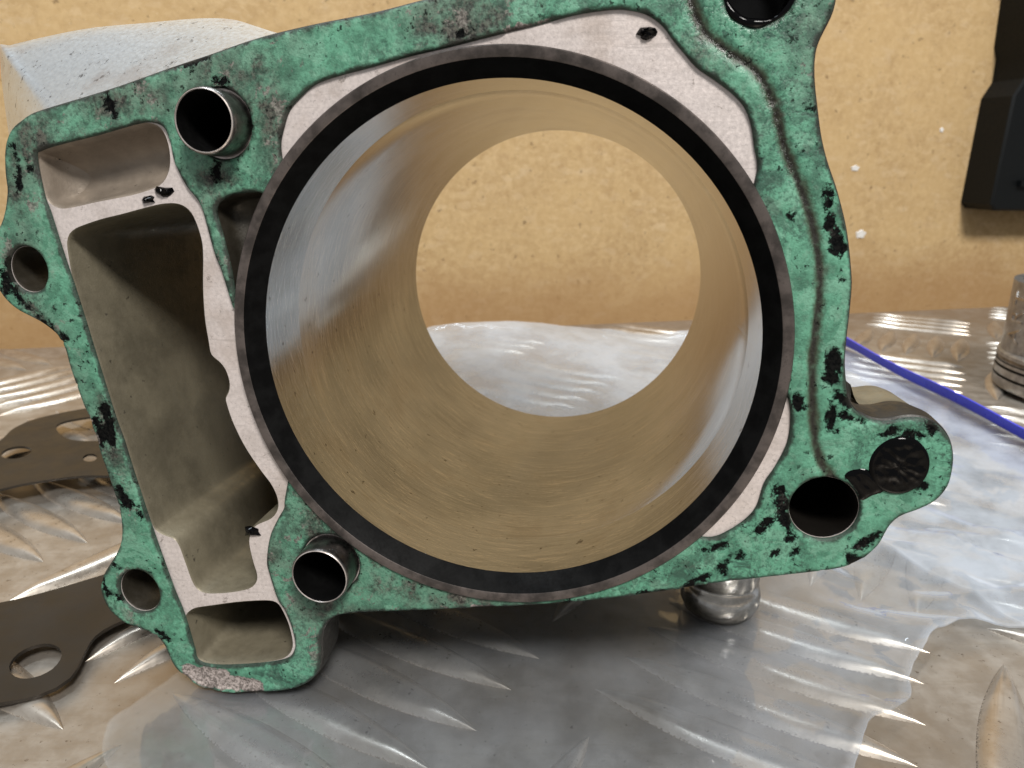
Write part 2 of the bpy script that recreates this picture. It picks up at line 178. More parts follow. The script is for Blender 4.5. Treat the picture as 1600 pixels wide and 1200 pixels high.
# ------------------------------------------------------------------ node helpers
class N:
    def __init__(s, name):
        s.m = bpy.data.materials.new(name); s.m.use_nodes = True; s.t = s.m.node_tree
        s.p = s.t.nodes['Principled BSDF']; s.out = s.t.nodes['Material Output']
        s.tc = s.t.nodes.new('ShaderNodeTexCoord')
    def lk(s, a, b): s.t.links.new(a, b)
    def setin(s, sock, v):
        if isinstance(v, bpy.types.NodeSocket): s.lk(v, sock)
        elif isinstance(v, (tuple, list)) and len(v) == 3 and sock.type == 'RGBA': sock.default_value = (*v, 1)
        else: sock.default_value = v
    def P(s, **k):
        for a, v in k.items(): s.setin(s.p.inputs[a.replace('_', ' ')], v)
    def co(s, scale=(1, 1, 1), rot=(0, 0, 0), src='Object'):
        n = s.t.nodes.new('ShaderNodeMapping'); s.lk(s.tc.outputs[src], n.inputs[0])
        n.inputs['Scale'].default_value = tuple(1000 * v for v in scale) if src == 'Object' else scale
        n.inputs['Rotation'].default_value = rot
        return n.outputs[0]
    def noise(s, scale, detail=4, rough=.55, vec=None, dist=0):
        n = s.t.nodes.new('ShaderNodeTexNoise'); s.lk(vec if vec is not None else s.co(), n.inputs['Vector'])
        n.inputs['Scale'].default_value = scale; n.inputs['Detail'].default_value = detail
        n.inputs['Roughness'].default_value = rough; n.inputs['Distortion'].default_value = dist
        return n.outputs['Fac']
    def voro(s, scale, vec=None, out='Distance', feat='F1'):
        n = s.t.nodes.new('ShaderNodeTexVoronoi'); n.feature = feat
        s.lk(vec if vec is not None else s.co(), n.inputs['Vector']); n.inputs['Scale'].default_value = scale
        return n.outputs[out]
    def math(s, op, a, b=0.0, c=None):
        n = s.t.nodes.new('ShaderNodeMath'); n.operation = op
        s.setin(n.inputs[0], a); s.setin(n.inputs[1], b)
        if c is not None: s.setin(n.inputs[2], c)
        return n.outputs[0]
    def ramp(s, v, a, b, lo=0.0, hi=1.0):
        n = s.t.nodes.new('ShaderNodeMapRange'); n.interpolation_type = 'SMOOTHSTEP'
        s.setin(n.inputs[0], v); n.inputs[1].default_value = a; n.inputs[2].default_value = b
        n.inputs[3].default_value = lo; n.inputs[4].default_value = hi
        return n.outputs[0]
    def mix(s, f, a, b):
        n = s.t.nodes.new('ShaderNodeMix'); n.data_type = 'RGBA'
        s.setin(n.inputs['Factor'], f); s.setin(n.inputs[6], a); s.setin(n.inputs[7], b)
        return n.outputs[2]
    def mixf(s, f, a, b):
        n = s.t.nodes.new('ShaderNodeMix'); n.data_type = 'FLOAT'
        s.setin(n.inputs[0], f); s.setin(n.inputs[2], a); s.setin(n.inputs[3], b)
        return n.outputs[0]
    def attr(s, name):
        n = s.t.nodes.new('ShaderNodeAttribute'); n.attribute_name = name; return n.outputs['Fac']
    def bump(s, h, dist, strength=1.0):      # dist in mm
        n = s.t.nodes.new('ShaderNodeBump'); s.setin(n.inputs['Height'], h)
        n.inputs['Distance'].default_value = dist * MM; n.inputs['Strength'].default_value = strength
        s.lk(n.outputs[0], s.p.inputs['Normal']); return n

def m_simple(name, c, rough=.5, metal=0.0, var=.25, scale=.3, bump=0.0, spec=.5):
    n = N(name); f = n.noise(scale, 5)
    n.P(Base_Color=n.mix(f, tuple(x * (1 - var) for x in c), tuple(min(1, x * (1 + var)) for x in c)),
        Roughness=n.ramp(n.noise(scale * 2.3, 4), .3, .7, rough * .82, min(1, rough * 1.18)), Metallic=metal)
    n.p.inputs['Specular IOR Level'].default_value = spec
    if bump: n.bump(n.noise(scale * 6, 5), bump)
    return n.m

# ------------------------------------------------------------------ materials
def mat_gasket():
    n = N('green_gasket_paper'); v0 = n.co()
    big = n.noise(.05, 3, .6, v0); mid = n.noise(.30, 6, .68, v0); fine = n.noise(1.5, 4, .7, v0); patch = n.noise(.14, 6, .72, v0, dist=.8)
    wob = n.math('MULTIPLY', n.math('SUBTRACT', n.noise(.42, 7, .74, v0, dist=.4), .5), 7.0)
    c = n.mix(n.ramp(mid, .36, .62), (.072, .215, .138), (.130, .362, .238))
    clean = n.ramp(n.noise(.028, 3, .6, v0), .44, .56)
    c = n.mix(n.ramp(patch, .525, .565, 0, .6), c, (.185, .400, .280))       # paler skin where the surface has lifted
    c = n.mix(n.math('MULTIPLY', n.ramp(patch, .40, .46, .8, 0), n.mixf(clean, 1.0, .25)), c, (.030, .085, .060))      # soaked darker patches
    c = n.mix(n.math('MULTIPLY', n.ramp(fine, .36, .54, .6, 0), n.mixf(clean, 1.0, .4)), c, (.018, .055, .038))
    du = n.math('MULTIPLY', n.attr('dull'), n.ramp(n.noise(.11, 5, .66, v0), .38, .60, .25, 1.0))
    c = n.mix(n.math('MULTIPLY', du, .75), c, n.mix(n.ramp(mid, .38, .6), (.040, .056, .044), (.135, .185, .142)))
    gr = n.attr('grime'); grm = n.ramp(n.math('SUBTRACT', n.math('MULTIPLY', wob, .8), gr), -2.2, 1.9)
    gm = n.math('MULTIPLY', grm, n.ramp(mid, .36, .58, 1.0, .30))
    c = n.mix(gm, c, n.mix(n.ramp(fine, .4, .6), (.022, .021, .018), (.105, .105, .085)))
    pits = n.math('MULTIPLY', n.ramp(n.noise(.95, 5, .66, v0), .60, .625), n.ramp(n.noise(.11, 3, .5, v0), .47, .58))
    gd = n.attr('groove')
    soak = n.math('MULTIPLY', n.ramp(n.noise(.09, 6, .74, v0, dist=.5), .53, .58, 0, .5), n.mixf(clean, 1.0, .3)); c = n.mix(soak, c, (.030, .072, .050))
    c = n.mix(n.ramp(n.math('ADD', gd, n.math('MULTIPLY', n.math('SUBTRACT', mid, .5), 2.0)), .3, 1.5, .85, 0), c, (.042, .034, .018))
    c = n.mix(n.ramp(gd, .15, .8, .95, 0), c, (.010, .008, .005))
    ch = n.ramp(n.math('ADD', n.attr('chip'), n.math('MULTIPLY', wob, .95)), -.28, .22, 1, 0)
    ch = n.math('MAXIMUM', ch, n.math('MULTIPLY', pits, .85))
    c = n.mix(ch, c, n.mix(n.ramp(fine, .4, .62), (.0012, .0016, .002), (.008, .008, .0075)))
    worn = n.math('MULTIPLY', n.ramp(n.noise(.21, 6, .72, v0, dist=.3), .575, .60), n.ramp(n.attr('dull'), .1, .7, .12, .85))
    c = n.mix(worn, c, n.mix(n.ramp(fine, .4, .6), (.085, .076, .066), (.25, .23, .205)))
    ba = n.ramp(n.math('ADD', n.attr('bare'), n.math('MULTIPLY', wob, .55)), -.15, .12, 1, 0)
    c = n.mix(ba, c, n.mix(n.ramp(fine, .4, .6), (.16, .135, .12), (.50, .43, .40)))
    em = n.ramp(n.math('ADD', n.attr('edge'), n.math('MULTIPLY', n.math('SUBTRACT', mid, .5), 2.4)), .15, .9, .85, 0)
    c = n.mix(em, c, (.016, .016, .013))
    n.P(Base_Color=c, Roughness=n.math('SUBTRACT', n.ramp(fine, .35, .65, .40, .66), n.math('MULTIPLY', n.attr('wet'), .36)))
    n.lk(n.mixf(ch, .42, .05), n.p.inputs['Specular IOR Level'])
    h = n.math('SUBTRACT', n.math('ADD', n.math('MULTIPLY', mid, .6), n.math('MULTIPLY', fine, .4)), n.math('MULTIPLY', ch, .5))
    n.bump(h, .42, .85)
    return n.m
def mat_alloy(name, tint=(.715, .64, .61), rough=.40, dirt=.5, metal=.25):
    n = N(name)
    fine = n.noise(1.4, 5, .65); mid = n.noise(.16, 5, .6)
    c = n.mix(n.ramp(fine, .3, .7), tuple(x * .86 for x in tint), tuple(min(1, x * 1.08) for x in tint))
    c = n.mix(n.math('MULTIPLY', n.ramp(mid, .45, .68), .35 * dirt), c, (.20, .16, .12))
    c = n.mix(n.ramp(n.noise(.7, 5, .6), .67, .72, 0, .75 * dirt), c, (.05, .04, .035))
    sc = n.noise(.5, 3, .6, n.co((.10, 1, 2.2), (0, math.radians(24), 0)))
    c = n.mix(n.ramp(sc, .58, .70, 0, .45), c, tuple(x * .55 for x in tint))
    c = n.mix(n.ramp(n.noise(.045, 5, .65, dist=.4), .50, .66, 0, .35), c, (.40, .31, .25))
    c = n.mix(n.ramp(n.noise(.30, 6, .74), .61, .66, 0, .55), c, (.13, .10, .08))
    n.P(Base_Color=c, Metallic=metal, Roughness=n.math('ADD', n.ramp(fine, .3, .7, rough * .85, rough * 1.2), n.ramp(sc, .4, .65, -.10, .06)))
    n.bump(n.math('ADD', n.noise(3.2, 4), n.math('MULTIPLY', mid, .4)), .05, .6)
    return n.m
def mat_shoulder():
    n = N('cool_lit_silver_alloy'); fine = n.noise(1.1, 5, .7)
    c = n.mix(n.ramp(fine, .35, .65), (.76, .82, .87), (.84, .90, .945))  # blue-white base colour carries the cool light falling on the shoulder
    c = n.mix(n.ramp(n.noise(.45, 6, .75, n.co((1, 1, .5))), .60, .64, 0, .8), c, (.10, .10, .11))
    c = n.mix(n.ramp(n.noise(.05, 4, .6), .56, .7, 0, .35), c, (.50, .42, .38))
    n.P(Base_Color=c, Metallic=.9, Roughness=n.ramp(fine, .3, .7, .27, .36)); n.bump(fine, .04, .5)
    return n.m
def mat_cast(name, tint=(.36, .33, .27)):
    n = N(name)
    c = n.mix(n.ramp(n.noise(.07, 4, .6), .35, .68), tint, tuple(x * .66 for x in tint))
    c = n.mix(n.ramp(n.noise(.5, 5, .6), .66, .72, 0, .7), c, (.03, .025, .02))
    n.P(Base_Color=c, Metallic=.35, Roughness=n.ramp(n.noise(.6, 4), .3, .7, .38, .58))
    n.bump(n.noise(2.2, 5), .09, .6)
    return n.m
def mat_bore():
    n = N('honed_bore_wall')
    # hone lines: stretched noise in two crossing directions on the unrolled wall (attributes arc, along in mm)
    arc, alo = n.attr('arc'), n.attr('along')
    def hatch(sgn, k):
        comb = n.t.nodes.new('ShaderNodeCombineXYZ'); cs, sn = math.cos(math.radians(17)), math.sin(math.radians(17)) * sgn
        a = n.math('ADD', n.math('MULTIPLY', arc, cs), n.math('MULTIPLY', alo, sn))
        b = n.math('SUBTRACT', n.math('MULTIPLY', alo, cs), n.math('MULTIPLY', arc, sn))
        n.lk(n.math('MULTIPLY', a, .07), comb.inputs[0]); n.lk(n.math('MULTIPLY', b, k), comb.inputs[1])
        return n.noise(1.0, 3, .6, comb.outputs[0])
    hh = n.math('ADD', hatch(1, 3.0), hatch(-1, 2.5))
    comb = n.t.nodes.new('ShaderNodeCombineXYZ'); n.lk(n.math('MULTIPLY', arc, .028), comb.inputs[0]); n.lk(n.math('MULTIPLY', alo, 1.3), comb.inputs[1])
    rings = n.noise(1.0, 4, .6, comb.outputs[0])
    stain = n.noise(.03, 4, .55)
    c = n.mix(n.ramp(stain, .40, .62), (.245, .265, .280), (.345, .370, .390))
    c = n.mix(n.ramp(n.noise(.06, 6, .7), .50, .66, 0, .3), c, (.19, .17, .14))
    c = n.mix(n.ramp(n.noise(.5, 4, .6), .665, .70, 0, .85), c, (.05, .04, .035))
    c = n.mix(n.ramp(hh, 1.07, 1.20, 0, .5), c, (.64, .63, .61))
    c = n.mix(n.ramp(hh, .80, .92, .35, 0), c, (.17, .165, .155))
    c = n.mix(n.ramp(rings, .56, .66, 0, .35), c, (.54, .54, .53)); c = n.mix(n.ramp(rings, .36, .44, .3, 0), c, (.13, .125, .115))
    n.P(Base_Color=c, Metallic=1.0, Roughness=n.ramp(n.math('ADD', hh, stain), 1.3, 1.8, .11, .20))
    n.bump(n.math('ADD', hh, n.math('MULTIPLY', rings, .7)), .014, .5)
    return n.m
def mat_ring(name, lo, hi, rough, metal=.7, specks=.5, spec=.5):
    n = N(name); n.p.inputs['Specular IOR Level'].default_value = spec
    f = n.noise(.22, 5, .6); g = n.noise(1.6, 4, .6)
    c = n.mix(n.ramp(f, .36, .64), lo, hi)
    c = n.mix(n.ramp(g, .56, .72, 0, specks), c, tuple(x * .45 for x in lo))
    n.P(Base_Color=c, Metallic=metal, Roughness=n.ramp(g, .3, .7, rough * .8, rough * 1.25))
    n.bump(n.math('ADD', f, n.math('MULTIPLY', g, .5)), .08, .5)
    return n.m
def mat_plate(name='worn_aluminium_tread_plate', rl=.35, rh=.49, ml=.76, tint=.80):
    n = N(name)
    big = n.noise(.018, 5, .6); mid = n.noise(.11, 5, .65); fine = n.noise(.9, 5, .65)
    st = n.noise(.35, 4, .6, n.co((.12, 1.6, 1), (0, 0, math.radians(33))))
    c = n.mix(n.ramp(mid, .36, .66), tuple(tint * q for q in (.52, .465, .40)), tuple(tint * q for q in (.64, .585, .515)))
    c = n.mix(n.ramp(big, .44, .62, 0, .55), c, (.36, .285, .205))
    c = n.mix(n.ramp(st, .54, .70, 0, .30), c, (.36, .30, .23))
    c = n.mix(n.ramp(n.noise(.5, 6, .72), .615, .67, 0, .7), c, (.11, .075, .045))
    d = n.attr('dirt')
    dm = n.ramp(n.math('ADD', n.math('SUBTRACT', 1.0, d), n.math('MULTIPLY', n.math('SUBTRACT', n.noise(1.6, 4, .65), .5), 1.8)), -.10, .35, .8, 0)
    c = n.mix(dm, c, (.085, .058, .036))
    met = n.mixf(dm, ml, .1)
    n.P(Base_Color=c, Metallic=met, Roughness=n.mixf(dm, n.ramp(n.math('ADD', mid, n.math('MULTIPLY', fine, .5)), .5, 1.0, rl, rh), .8))
    n.bump(n.math('ADD', n.math('MULTIPLY', mid, .5), n.math('ADD', n.math('MULTIPLY', fine, .15), n.math('MULTIPLY', st, .2))), .06, .6)
    return n.m
def mat_board():
    n = N('brown_fibre_board')
    v0 = n.co(); big = n.noise(.014, 4, .6, v0); mid = n.noise(.22, 6, .68, v0); fine = n.noise(.8, 4, .7, v0)
    fib = n.noise(.55, 4, .65, n.co((.55, 1, 1.5), (0, math.radians(35), 0)))
    flake = n.voro(.16, n.co((1, 1, 1.9), (0, math.radians(28), 0)), 'Color'); fs = n.t.nodes.new('ShaderNodeSeparateColor'); n.lk(flake, fs.inputs[0])
    c = n.mix(n.ramp(mid, .36, .66), (.53, .362, .176), (.64, .460, .245))
    c = n.mix(n.ramp(fs.outputs[0], .0, 1.0, 0, .35), c, (.44, .285, .130)); c = n.mix(n.ramp(fs.outputs[1], .88, .96, 0, .28), c, (.70, .53, .33))
    c = n.mix(n.ramp(big, .42, .62, 0, .5), c, (.63, .44, .215))
    c = n.mix(n.ramp(n.noise(.06, 7, .74, v0, dist=.3), .52, .66, 0, .35), c, (.38, .235, .105))
    c = n.mix(n.ramp(n.noise(.05, 6, .7, n.co((1, 1, 1.6))), .54, .68, 0, .5), c, (.66, .50, .31))
    c = n.mix(n.ramp(fib, .58, .70, 0, .5), c, (.70, .55, .36))
    c = n.mix(n.ramp(fine, .60, .72, 0, .22), c, (.27, .155, .065))
    c = n.mix(n.ramp(n.noise(.17, 6, .7, v0), .60, .67, 0, .6), c, (.13, .075, .035))
    # board turns darker brown towards its foot, with an uneven edge
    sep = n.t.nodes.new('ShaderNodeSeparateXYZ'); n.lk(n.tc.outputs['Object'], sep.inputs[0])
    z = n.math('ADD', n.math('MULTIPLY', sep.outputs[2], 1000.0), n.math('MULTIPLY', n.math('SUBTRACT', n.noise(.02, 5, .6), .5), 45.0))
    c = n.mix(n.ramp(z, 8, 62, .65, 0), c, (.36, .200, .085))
    n.P(Base_Color=c, Roughness=.72); n.p.inputs['Specular IOR Level'].default_value = .25
    n.bump(n.math('ADD', mid, n.math('ADD', fine, fib)), .2, .3)
    return n.m
def mat_film():
    n = N('clear_plastic_film'); t = n.t
    tr = t.nodes.new('ShaderNodeBsdfTransparent'); tr.inputs[0].default_value = (.925, .94, .955, 1)
    gl = t.nodes.new('ShaderNodeBsdfGlossy'); gl.inputs['Roughness'].default_value = .055; gl.inputs[0].default_value = (.93, .96, 1, 1)
    df = t.nodes.new('ShaderNodeBsdfDiffuse'); df.inputs[0].default_value = (.80, .85, .92, 1)
    tl = t.nodes.new('ShaderNodeBsdfTranslucent'); tl.inputs[0].default_value = (.80, .85, .92, 1)
    ms = t.nodes.new('ShaderNodeMixShader'); ms.inputs[0].default_value = .4
    n.lk(df.outputs[0], ms.inputs[1]); n.lk(tl.outputs[0], ms.inputs[2])
    lw = t.nodes.new('ShaderNodeLayerWeight'); lw.inputs[0].default_value = .5
    haze = n.ramp(n.noise(.03, 4, .6), .36, .66, .005, .07)
    haze = n.math('ADD', haze, n.math('MULTIPLY', n.math('POWER', lw.outputs['Facing'], 3.6), .85))
    haze = n.math('ADD', haze, n.math('ADD', n.math('MULTIPLY', n.attr('seam'), .20), n.math('MULTIPLY', n.attr('fold'), n.ramp(n.noise(.05, 4, .6), .34, .66, .12, .42))))
    haze = n.math('MINIMUM', haze, .92)
    m1 = t.nodes.new('ShaderNodeMixShader'); n.lk(haze, m1.inputs[0]); n.lk(tr.outputs[0], m1.inputs[1]); n.lk(ms.outputs[0], m1.inputs[2])
    fres = n.math('ADD', .06, n.math('MULTIPLY', n.math('POWER', lw.outputs['Facing'], 4.0), .8))
    m2 = t.nodes.new('ShaderNodeMixShader'); n.lk(n.math('MINIMUM', fres, .7), m2.inputs[0])
    n.lk(m1.outputs[0], m2.inputs[1]); n.lk(gl.outputs[0], m2.inputs[2])
    bp = t.nodes.new('ShaderNodeBump'); n.lk(n.noise(.045, 3, .5, dist=.6), bp.inputs['Height'])
    bp.inputs['Distance'].default_value = .9 * MM; bp.inputs['Strength'].default_value = .6
    for s in (gl, df): n.lk(bp.outputs[0], s.inputs['Normal'])
    n.lk(m2.outputs[0], n.out.inputs[0])
    return n.m

M = dict(
    gasket=mat_gasket(), alloy=mat_alloy('machined_alloy_face'), cast=mat_cast('rough_cast_alloy', (.225, .198, .138)),
    pocket=mat_cast('lit_cast_alloy', (.36, .30, .24)), cast_dark=mat_cast('dark_cast_alloy', (.040, .034, .024)),  # lit pocket floor and shade inside bolt holes are painted into these tints
    shoulder=mat_shoulder(),
    bore=mat_bore(), ring=mat_ring('stained_sleeve_end', (.050, .042, .038), (.125, .104, .095), .40, .5, .35),
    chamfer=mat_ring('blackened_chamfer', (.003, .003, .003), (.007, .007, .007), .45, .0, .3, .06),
    steel=mat_ring('bare_steel', (.30, .275, .25), (.52, .49, .46), .26, 1.0, .25),
    dowel=mat_ring('dark_dowel_steel', (.10, .095, .09), (.26, .24, .225), .34, 1.0, .35), rim=mat_ring('bright_dowel_rim', (.40, .35, .32), (.62, .56, .53), .38, .6, .2), crust=mat_cast('crusted_flange_edge', (.030, .028, .024)),
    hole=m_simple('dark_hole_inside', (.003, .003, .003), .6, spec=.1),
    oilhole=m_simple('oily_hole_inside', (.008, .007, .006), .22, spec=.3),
    sealant=m_simple('black_wet_sealant', (.001, .001, .0013), .07, spec=.14),
    chrome=mat_ring('worn_plated_steel', (.30, .285, .26), (.50, .48, .45), .20, 1.0, .25),
    plate=mat_plate(), bar=mat_plate('rubbed_tread_bar', .26, .38, .80, .98), board=mat_board(), film=mat_film(),
    zip=m_simple('blue_violet_plastic', (.050, .060, .68), .32, var=.12),
    zip_pale=m_simple('pale_violet_plastic', (.26, .26, .80), .35, var=.12),
    blackplastic=m_simple('black_plastic', (.0025, .0035, .004), .55, var=.2, spec=.2),
    browngasket=m_simple('brown_coated_steel', (.020, .0155, .011), .42, 0, .5, .06, .03, .4),
    piston=mat_ring('used_piston_alloy', (.26, .25, .24), (.40, .39, .375), .34, .75, .2),
    groove_dark=m_simple('dark_ring_groove', (.02, .017, .014), .5), fleck=m_simple('white_paint', (.8, .78, .74), .5),  # near-black brown for the piston ring grooves; white for the flecks
)

# ------------------------------------------------------------------ bench plate with five-bar tread
plate = mesh_obj('bench_plate', [(-900, -200, 0), (1100, -200, 0), (1100, 1100, 0), (-900, 1100, 0), (-900, -200, -4), (1100, -200, -4), (1100, 1100, -4), (-900, 1100, -4)],
    [(0, 1, 2, 3), (4, 7, 6, 5), (0, 4, 5, 1), (1, 5, 6, 2), (2, 6, 7, 3), (3, 7, 4, 0)], M['plate'], smooth=False)
tag(plate, 'worn aluminium five-bar tread plate covering the bench', kind='structure')
def bar_mesh():
    L_, W_, H_ = 33.0, 5.1, 2.15; V = []; D = []; nx, ny = 26, 12
    for i in range(nx + 1):
        x = -1 + 2 * i / nx; wd = max(.02, (1 - abs(x) ** 2.2)) * W_
        for j in range(ny + 1):
            y = -1 + 2 * j / ny; e = max(0, 1 - abs(y) ** 2.9) * min(1, (3.2 * (1 - abs(x)) + .03)) ** .8
            skirt = abs(y) > .99 or i in (0, nx)
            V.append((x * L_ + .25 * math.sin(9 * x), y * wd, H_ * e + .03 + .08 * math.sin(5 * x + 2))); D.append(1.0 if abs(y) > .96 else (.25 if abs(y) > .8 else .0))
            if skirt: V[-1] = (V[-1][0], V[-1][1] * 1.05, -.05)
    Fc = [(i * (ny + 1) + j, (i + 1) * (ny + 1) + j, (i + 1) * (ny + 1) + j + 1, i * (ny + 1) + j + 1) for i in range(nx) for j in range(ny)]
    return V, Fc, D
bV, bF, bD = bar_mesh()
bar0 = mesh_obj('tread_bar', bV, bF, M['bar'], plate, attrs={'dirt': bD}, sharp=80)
A1, A2 = math.radians(148), math.radians(58)
e1 = np.array([math.cos(A1), math.sin(A1)]); e2 = np.array([math.cos(A2), math.sin(A2)])
first = True; nbar = 0
def in_view(x, y):
    th = math.radians(17.5); h = -CAM_H / MM
    f = y * math.cos(th) - h * math.sin(th); up = y * math.sin(th) + h * math.cos(th)
    return f > 10 and abs(x / f) < .76 and -.60 < up / f < .60
rr = random.Random(3)
for i in range(-8, 10):
    for j in range(-2, 12):
        ori = (i + j) % 2
        ci = np.array([109 + 76 * i - (8 if i < 0 else 0), 106 + 76 * j - (22 if i < 0 else 0)])
        for k in range(-2, 3):
            q = ci + (np.array([0, 14.2 * k]) if ori == 0 else np.array([14.2 * k, 0]))
            xy = e1 * q[0] + e2 * q[1]
            if xy[1] > 500 + .187 * xy[0] - 4 : continue
            ax = e1 if ori == 0 else e2
            if not any(in_view(*(xy + ax * s)) for s in (-32, -16, 0, 16, 32)): continue
            o = bar0 if first else bar0.copy()
            if not first: col.objects.link(o); o.parent = plate
            first = False; nbar += 1
            o.location = (xy[0] * MM, xy[1] * MM, 0)
            o.rotation_euler = (0, 0, (A1 if ori == 0 else A2) + rr.uniform(-.02, .02))
            o.scale = (rr.uniform(.96, 1.03), rr.uniform(.93, 1.07), rr.uniform(.9, 1.04))

# ------------------------------------------------------------------ board standing behind the bench
WY, WS = 517.0, .187
wang = math.atan(WS)
bd = MB()
bd.add([(-900, 0, -3), (900, 0, -3), (900, 0, 420), (-900, 0, 420), (-900, 18, -3), (900, 18, -3), (900, 18, 420), (-900, 18, 420)],
       [(0, 1, 2, 3), (4, 7, 6, 5), (0, 4, 5, 1), (1, 5, 6, 2), (2, 6, 7, 3), (3, 7, 4, 0)])
board = bd.build('back_board', M['board'], smooth=False)
board.location = (0, WY * MM, 0); board.rotation_euler = (0, 0, wang)
tag(board, 'brown fibre board standing upright behind the bench', kind='structure')
flecks = T['flecks']
for (x, z), (a, b) in zip(flecks, ((3.6, 2.2), (4.6, 3.4), (1.8, 1.8))):
    L = circle(0, 0, a, b, 14); r = 1 + .18 * np.sin(np.arange(14) * 2.3); L = L * r[:, None]
    m = MB(); m.loft([np.stack([x + L[:, 0], np.full(14, .2), z + L[:, 1]], 1), np.stack([x + L[:, 0] * .8, np.full(14, -.7), z + L[:, 1] * .8], 1)])
    m.add([(x + q[0] * .8, -.7, z + q[1] * .8) for q in L], [tuple(range(14))])
    m.build('paint_fleck', M['fleck'], board)

# black plastic holder hanging on the board
bx = T['bin']
holder = empty('tool_holder', (0, WY * MM, 0)); holder.rotation_euler = (0, 0, wang)
tag(holder, 'black plastic holder hung on the brown board in the upper right corner', 'holder')
L = ccw(np.array(bx)); L = cr(L, True, 9.0)
L = ccw(np.array(bx)); m = MB()
lo = [np.stack([q[:, 0], np.full(len(q), w), q[:, 1]], 1) for q, w in ((L, -.6), (L, -28.5), (off(L, -1.5), -30.0))]
m.loft(lo); P, Fc = fill(off(L, -1.5)); m.flat(P, Fc, -30.0); P, Fc = fill(L); m.flat(P, Fc, -.6)
m.build('shell', M['blackplastic'], holder, sharp=25)
x0 = min(p[0] for p in bx); zb = min(p[1] for p in bx)
def hbox(name, xa, xb, za, zb_, ya, yb):
    m = MB(); m.add([(x, y, z) for z in (za, zb_) for y in (ya, yb) for x in (xa, xb)], [(0, 1, 3, 2), (4, 6, 7, 5), (0, 4, 5, 1), (2, 3, 7, 6), (0, 2, 6, 4), (1, 5, 7, 3)])
    o = m.build(name, M['blackplastic'], holder, smooth=False); return o
hbox('ledge', x0 + 18, x0 + 130, zb + 20, zb + 24, -34, -30.2)
hbox('ledge', x0 + 24, x0 + 130, zb + 62, zb + 65, -36, -30.2)
hbox('panel', x0 + 26, x0 + 128, zb + 66, zb + 104, -33, -30.2)

# ------------------------------------------------------------------ engine cylinder block
HC = 85.59
C0 = (-2.16, 132.55, -34.8)
blk = empty('engine_cylinder_block')
rot = Matrix(((0.98934, -0.14564, 0.0), (0.14546, 0.9881, -0.05006), (0.00729, 0.04952, 0.99875))).transposed()
blk.matrix_world = Matrix.Translation(Vector((C0[0], C0[1], HC)) * MM) @ rot.to_4x4()
tag(blk, 'aluminium engine cylinder block with torn green gasket around a large open bore', 'engine cylinder')
outer = smooth_loop(ccw(cr(T['outer'], True, .9)))
gin = ccw(cr(T['gin'], True, .8))
h1, h2, h3, pk = (smooth_loop(ccw(cr(T[k], True, .8))) for k in ('h1', 'h2', 'h3', 'pk'))
bolts = [circle(x, y, rx, ry, 48) for x, y, rx, ry in T['bolts']]
boreL = circle(0, 0, 51.4, n=160)
dw = T['dowels']
# casting: front face, flange edge, walls of the openings
m = MB()
holes = [off(h, .35) for h in (h1, h2, h3, pk)] + [off(b, .2) for b in bolts] + [boreL] + [circle(x, y, (rx + ry) / 2 - .1, n=48) for x, y, rx, ry in dw]
oin = off(outer, -.5)
P, Fc = fill(oin, holes); m.flat(P, Fc, 0)
P, Fc = fill(off(outer, -.3), [off(h2, 1.0), off(h3, .8), boreL] + [off(b, .6) for b in bolts] + [circle(x, y, (rx + ry) / 2, n=48) for x, y, rx, ry in dw]); m.flat(P, Fc, 10)
m.build('casting', M['alloy'], blk)
casting = blk.children[0]
m = MB(); m.loft([L3(oin, 0), L3(off(outer, -.1), .3), L3(outer, .9), L3(off(outer, .25), 5), L3(off(outer, -.3), 10)]); m.build('flange_edge', M['crust'], casting)
def well(name, loop, prof, mat, cap=True, parent=casting):
    m = MB(); ls = [L3(off(loop, d), w) for d, w in prof]; m.loft(ls)
    if cap:
        l = off(loop, prof[-1][0]); P, Fc = fill(l); m.flat(P, Fc, prof[-1][1])
    return m.build(name, mat, parent, sharp=75)
well('chain_tunnel', h2, [(.35, 0), (0, .4), (-.1, 20), (.2, 60), (.4, 100)], M['cast'], cap=False)
well('upper_pocket', h1, [(.35, 0), (0, .4), (-.35, 2), (-1.1, 4), (-2.2, 5.6), (-3.4, 6.6), (-4.6, 7.0)], M['pocket'])
well('lower_pocket', h3, [(.35, 0), (0, .4), (-.2, 20), (-.6, 60), (-1.5, 75)], M['cast'])
well('side_recess', pk, [(.35, 0), (0, .4), (-.3, 3), (-.9, 5)], M['cast_dark'])
for b in bolts[:2]: well('bolt_hole', b, [(.2, 0), (0, .3), (0, 9.8)], M['cast_dark'], cap=False)
well('oil_passage', bolts[2], [(.2, 0), (0, .3), (-.2, 9.5)], M['oilhole'])
well('oil_passage', bolts[3], [(.2, 0), (0, .3), (-.2, 26)], M['oilhole'])
m = MB(); bx_, by_, brx, bry = T['bolts'][2]; tt = np.linspace(0, 2 * math.pi, 72, endpoint=False); ls = []
for a in np.linspace(0, 2 * math.pi, 9):
    k = .62 + .22 * np.sin(3 * tt + 1) + .12 * np.sin(7 * tt); rr_ = brx + .15 + .9 * k * math.cos(a)
    ls.append(np.stack([bx_ + rr_ * np.cos(tt), -.75 - .75 * k * math.sin(a), by_ + (rr_ - brx + bry) * np.sin(tt)], 1))
m.loft(ls); m.build('oil_residue', M['sealant'], casting, sharp=80)
